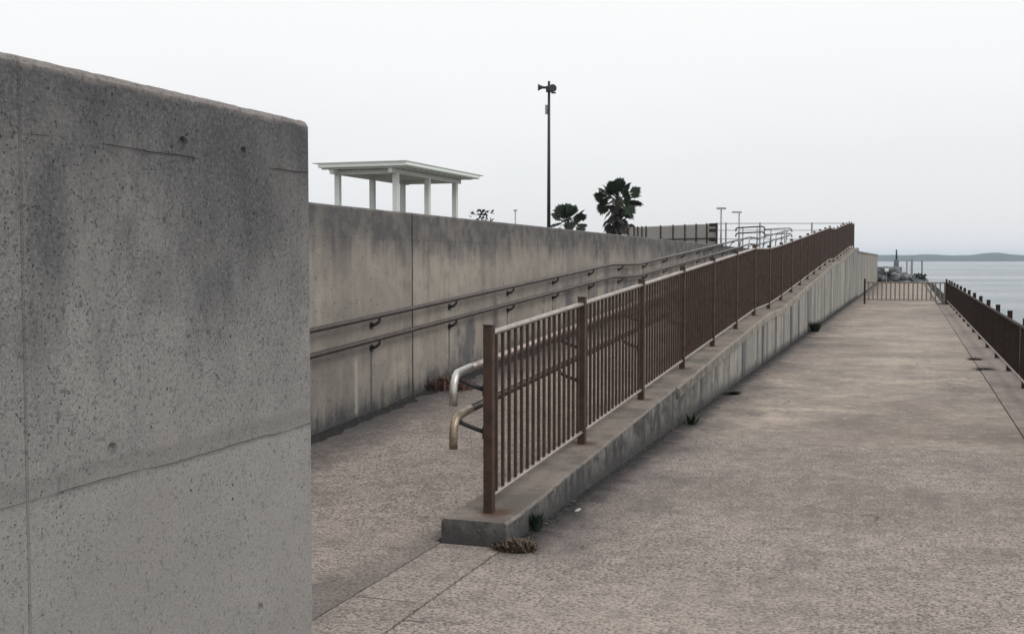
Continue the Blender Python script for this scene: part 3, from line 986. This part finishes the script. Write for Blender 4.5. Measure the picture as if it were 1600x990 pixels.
# ------------------------------------------------------------------ far end of the quay
bk = thing('breakwater', 'low concrete breakwater block, blue-grey with distance haze, at the far end of the quay', 'breakwater', (-0.6, 88.5, 0))
q = MB(); q.box(-3.2, -0.45, 88.0, 90.5, -0.5, 1.10, 0.05); q.build('block', M['block'], bk)
def rocks(lab, spots, seed):
    rnd = random.Random(seed); q = MB()
    for (x, y, z, r) in spots:
        g_ = bmesh.ops.create_icosphere(q.bm, subdivisions=2, radius=r)
        o_ = V((rnd.random() * 50, rnd.random() * 50, 0)); sq = V((rnd.uniform(.8, 1.3), rnd.uniform(.8, 1.2), rnd.uniform(.6, .9)))
        for v in g_['verts']:
            n_ = v.co.normalized()
            k = 1 + 0.35 * noise.noise(n_ * 1.5 + o_)
            v.co = V((x + v.co.x * k * sq.x, y + v.co.y * k * sq.y, z + v.co.z * k * sq.z))
    return tag(q.build('rubble', M['block']), lab, 'rocks', None, 'stuff')
rr = random.Random(5)
sp = []
for i in range(70):
    x = rr.uniform(-2.2, 1.1)
    top = 1.15 if x < -0.5 else max(0.15, 0.95 - (x + 0.5) * 0.55)
    sp.append((x, rr.uniform(87.0, 88.6), rr.uniform(0.0, max(0.1, top - 0.22)), rr.uniform(0.16, 0.34)))
rocks('heap of blue-grey rubble against the breakwater', sp, 6)
pl = MB().box(-1.60, -1.34, 86.30, 86.33, 0.78, 1.02, 0.005).build('sign_plate', M['white'])
tag(pl, 'small pale plate on a thin stake before the breakwater', 'plate')
MB().box(-1.49, -1.45, 86.332, 86.36, -0.02, 1.0).build('stake', M['galv'], pl)
bm_ = thing('mast', 'short dark mast on a stub base standing on the breakwater block', 'mast', (-0.85, 88.8, 1.1))
MB().box(-1.03, -0.67, 88.6, 89.0, 1.09, 1.62, 0.03).build('base', M['block'], bm_)
MB().tube([(-0.85, 88.8, 1.62), (-0.85, 88.8, 2.36)], [0.07, 0.05], 8).build('pole', M['black'], bm_)
gf = thing('post_frame', 'grey frame of three upright poles on the breakwater', 'frame', (0.3, 89, 0.0))
for x, z0_, z1_, w_ in ((-0.12, -0.05, 1.55, 0.1), (0.22, -0.05, 1.7, 0.16), (0.92, -0.05, 1.55, 0.1)):
    MB().bar((x, 89, z0_), (x, 89, z1_), w_, 0.1).build('post', M['galv'] if x < 0.5 else M['block'], gf)
MB().bar((-0.07, 89, 1.52), (0.12, 89, 1.52), 0.06, 0.06).build('crossbar', M['galv'], gf)
bush(0.75, 87.3, 0.0, 0.45, 0.6, 'low dark scrub at the right end of the far rubble', seed=11, n=220)
# dark kerb line of the quay past the end fence
kb = MB().box(1.52, 1.655, -8, 43.97, 0.0, 0.14, 0.015).build('kerb', M['edge'])
tag(kb, 'low concrete kerb behind the sea fence posts', None, None, 'structure')
kb = MB().box(1.0, 1.16, 44.1, 88, -0.4, 0.07, 0.02).build('kerb', M['far_wall'])
tag(kb, 'raised kerb along the quay edge past the end fence', None, None, 'structure')

# ------------------------------------------------------------------ moss with contact shade, weeds, litter
def dirt_shade_strip(name, x0, sgn, ys, width, zf, lab, seed, hmax=0.012):  # strip of moss and grit whose dark colour also carries contact shade
    q = MB(); rows = []
    for y in ys:
        w_ = width * (0.35 + 1.0 * max(0, 0.5 + noise.noise(V((y * 0.9, seed, 0))) + 0.5 * noise.noise(V((y * 4.0, seed, 3)))))
        row = []
        for k in range(6):
            t = k / 5
            h = hmax * (1 - t) ** 1.2 * (0.5 + abs(noise.noise(V((y * 7, t * 3, seed)))) * 1.6)
            row.append(q.bm.verts.new((x0 + sgn * (t * w_ + (0.012 * noise.noise(V((y * 15, seed, t))) if k else 0)), y, zf(y) + (h if k < 5 else -0.006))))
        rows.append(row)
    for a, b in zip(rows, rows[1:]):
        for k in range(5):
            q.bm.faces.new((a[k], a[k + 1], b[k + 1], b[k]))
    o = q.build(name, M['moss'])  # moss colour also carries the contact shade
    return tag(o, lab, 'moss', None, 'stuff')
dirt_shade_strip('moss', -2.085, 1, frange(6.0, 52.5, 0.04), 0.055, lambda y: 0.0, 'dark moss, grit and painted contact shade along the foot of the ramp wall', 1.0)
dirt_shade_strip('moss', -4.726, 1, frange(7.0, 40, 0.04), 0.24, rz, 'dark moss and grit with contact shade in its colour along the foot of the long back wall', 6.0)

dirt_shade_strip('moss', -2.4815, -1, frange(6.0, 50, 0.04), 0.05, rz, 'dark mossy strip standing in for contact shade along the ramp side of the railing kerb', 11.0)  # added to darken the ramp floor where the kerb would shade it

def tuft(name, x, y, z, r, h, n, mat, lab, cat='weed', seed=1, flat=0.0, heap=False):
    rnd = random.Random(seed); q = MB()
    for i in range(n):
        a = rnd.uniform(0, 6.28); rr = r * rnd.random() ** 0.7
        b = V((x + rr * 0.5 * math.cos(a), y + rr * 0.5 * math.sin(a), z))
        lean = rnd.uniform(0.2, 1.0)
        if heap:
            rr = r * rnd.random() ** 0.5; b = V((x + rr * math.cos(a), y + rr * 0.8 * math.sin(a), z + 0.6 * h * max(0, 1 - (rr / r) ** 2) * rnd.random()))
            a = rnd.uniform(0, 6.28); lean = rnd.uniform(0.1, 0.38)
        tip = b + V((math.cos(a) * r * lean, math.sin(a) * r * lean, h * rnd.uniform(0.35, 1.0) * (1 - flat * rnd.random())))
        mid = (b + tip) / 2 + V((0, 0, h * 0.15))
        w_ = V((-math.sin(a), math.cos(a), 0)) * rnd.uniform(0.003, 0.007)
        q.tri(b - w_, b + w_, mid + w_, mid - w_)
        q.tri(mid - w_, mid + w_, tip)
    return tag(q.build(name, mat, None, (x, y, z)), lab, cat)
tuft('weed_tuft', -2.04, 5.985, 0, 0.125, 0.05, 700, M['dryd'], 'dry brown grass heap at the front corner of the ramp kerb', seed=2, flat=0.6, heap=True)
tuft('weed_tuft', -2.055, 6.42, 0, 0.045, 0.13, 90, M['weed'], 'small dark green tuft beside the kerb corner', seed=3)
def litter(lab, x0, y0, y1, sgn, spread, n, zf, seed):
    rnd = random.Random(seed); q = MB()
    for i in range(n):
        y = y0 + (y1 - y0) * rnd.random() ** 1.6
        if noise.noise(V((y * 1.3, seed, 0))) < rnd.uniform(-0.6, 0.3): continue
        x = x0 + sgn * spread * rnd.random() ** 2.2
        s_ = rnd.uniform(0.006, 0.02); a = rnd.uniform(0, 6.28)
        u = V((math.cos(a), math.sin(a), rnd.uniform(-0.2, 0.5))) * s_; w_ = V((-math.sin(a), math.cos(a), rnd.uniform(-0.3, 0.3))) * s_ * 0.4
        p = V((x, y, zf(y) + 0.012))
        q.tri(p - u, p + w_, p + u, p - w_)
    return tag(q.build('leaf_litter', M['dryd']), lab, 'litter', None, 'stuff')
litter('scattered dry leaf bits along the foot of the ramp wall', -2.08, 5.9, 30, 1, 0.45, 1100, lambda y: 0.0, 3)
litter('scattered dry leaf bits along the foot of the back wall', -4.70, 7.5, 20, 1, 0.6, 700, rz, 5)
tuft('weed_tuft', -1.98, 11.15, 0, 0.11, 0.12, 50, M['weed'], 'thin straggling weed at the wall foot below the coping start', seed=4)
tuft('weed_tuft', -1.95, 13.8, 0, 0.12, 0.05, 140, M['weed'], 'flat dark weed patch at the wall foot, middle of the ramp wall', seed=5)
tuft('weed_tuft', -1.96, 26.5, 0, 0.17, 0.26, 300, M['weed'], 'bushy dark weed at the wall foot, farthest along the ramp wall', seed=6)
tuft('weed_tuft', -4.55, 11.2, rz(11.2), 0.28, 0.13, 500, M['dryr'], 'reddish dry weeds at the foot of the back wall', seed=7, flat=0.5, heap=True)
tuft('seaweed_clump', 1.03, 19.85, 0.004, 0.15, 0.05, 160, M['wrack'], 'dark dried clump on the joint by the sea fence, farther one', 'debris', seed=8, flat=0.7)
tuft('seaweed_clump', 1.06, 18.1, 0.004, 0.19, 0.045, 160, M['wrack'], 'dark dried clump on the joint by the sea fence, nearer one', 'debris', seed=9, flat=0.7)
q = MB()
q.box(-1.985, -1.96, 6.99, 7.07, 0.0, 0.012, 0.005)
tag(q.build('stone_chip', M['stone'], None, (-1.965, 7.04, 0)), 'small pale stone chip lying beside the kerb', 'stone')

# ------------------------------------------------------------------ haze
hz = bpy.data.materials.new('sea_haze'); hz.use_nodes = True
nt = hz.node_tree
nt.nodes.clear()
out = nt.nodes.new('ShaderNodeOutputMaterial')
pv_ = nt.nodes.new('ShaderNodeVolumePrincipled')
pv_.inputs['Color'].default_value = (0.76, 0.87, 1.0, 1)
pv_.inputs['Density'].default_value = 0.00017
nt.links.new(pv_.outputs[0], out.inputs['Volume'])
hb = MB().box(-4700, 6700, -1700, 7700, -9.0, 45.0).build('haze', hz)
tag(hb, 'thin sea haze in the air', None, None, 'stuff')

# ------------------------------------------------------------------ sky, sun, camera
SUN_EL, SUN_AZ = math.radians(46), math.radians(118)      # azimuth from +Y towards +X
W = bpy.data.worlds.new('World')
S.world = W
W.use_nodes = True
nt = W.node_tree
bg = nt.nodes['Background']
sky = nt.nodes.new('ShaderNodeTexSky')
sky.sky_type = 'NISHITA'
sky.sun_disc = False
sky.sun_elevation = SUN_EL
sky.sun_rotation = SUN_AZ
sky.dust_density = 4.0
tc = nt.nodes.new('ShaderNodeTexCoord')
sep = nt.nodes.new('ShaderNodeSeparateXYZ')
nt.links.new(tc.outputs['Generated'], sep.inputs[0])
cl = nt.nodes.new('ShaderNodeTexNoise')
mp = nt.nodes.new('ShaderNodeMapping')
mp.inputs['Scale'].default_value = (1.6, 1.6, 5.0)
nt.links.new(tc.outputs['Generated'], mp.inputs[0])
nt.links.new(mp.outputs[0], cl.inputs['Vector'])
cl.inputs['Scale'].default_value = 1.4
cl.inputs['Detail'].default_value = 4
ad = nt.nodes.new('ShaderNodeMath'); ad.operation = 'MULTIPLY_ADD'
nt.links.new(cl.outputs['Fac'], ad.inputs[0]); ad.inputs[1].default_value = 0.15
nt.links.new(sep.outputs[2], ad.inputs[2])
rp = nt.nodes.new('ShaderNodeValToRGB')
els = rp.color_ramp.elements
els[0].position = 0.05; els[0].color = (0.835, 0.82, 0.81, 1)
els[1].position = 0.85; els[1].color = (1.0, 1.0, 1.0, 1)
for p_, c_ in ((0.10, (0.835, 0.835, 0.838)), (0.16, (0.855, 0.87, 0.88)), (0.24, (0.92, 0.93, 0.935)), (0.36, (0.97, 0.97, 0.97))):
    e = els.new(p_); e.color = c_ + (1,)
nt.links.new(ad.outputs[0], rp.inputs[0])
sc10 = nt.nodes.new('ShaderNodeVectorMath'); sc10.operation = 'SCALE'
nt.links.new(rp.outputs[0], sc10.inputs[0]); sc10.inputs['Scale'].default_value = 10.9
hs = nt.nodes.new('ShaderNodeHueSaturation'); hs.inputs['Saturation'].default_value = 0.25
nt.links.new(sky.outputs[0], hs.inputs['Color'])
mx = nt.nodes.new('ShaderNodeMix'); mx.data_type = 'RGBA'
mx.inputs[0].default_value = 0.92
nt.links.new(hs.outputs[0], mx.inputs[6]); nt.links.new(sc10.outputs[0], mx.inputs[7])
nt.links.new(mx.outputs[2], bg.inputs['Color'])
bg.inputs['Strength'].default_value = 0.1

sd = bpy.data.lights.new('sun', 'SUN')
sd.energy = 1.0
sd.angle = math.radians(20)
sd.color = (1.0, 0.96, 0.9)
so = bpy.data.objects.new('sun', sd)
C.objects.link(so)
dv = V((math.cos(SUN_EL) * math.sin(SUN_AZ), math.cos(SUN_EL) * math.cos(SUN_AZ), math.sin(SUN_EL)))
so.rotation_euler = dv.to_track_quat('Z', 'Y').to_euler()
so.location = (20, 5, 30)

cd = bpy.data.cameras.new('camera')
cd.sensor_width = 36.0
cd.lens = 36.0 * 1800 / 1600
cd.clip_start = 0.05
cd.clip_end = 20000
co = bpy.data.objects.new('camera', cd)
C.objects.link(co)
co.location = (0, 0, 1.6)
co.rotation_euler = (math.pi / 2 - math.atan(89 / 1800), 0, TH)
S.camera = co

S.view_settings.view_transform = 'Standard'
S.view_settings.look = 'None'
S.view_settings.exposure = 0.0
S.view_settings.gamma = 1.0
S.view_settings.use_curve_mapping = False
S.render.engine = 'CYCLES'
S.cycles.use_denoising = True
S.cycles.max_bounces = 6
S.cycles.volume_bounces = 1
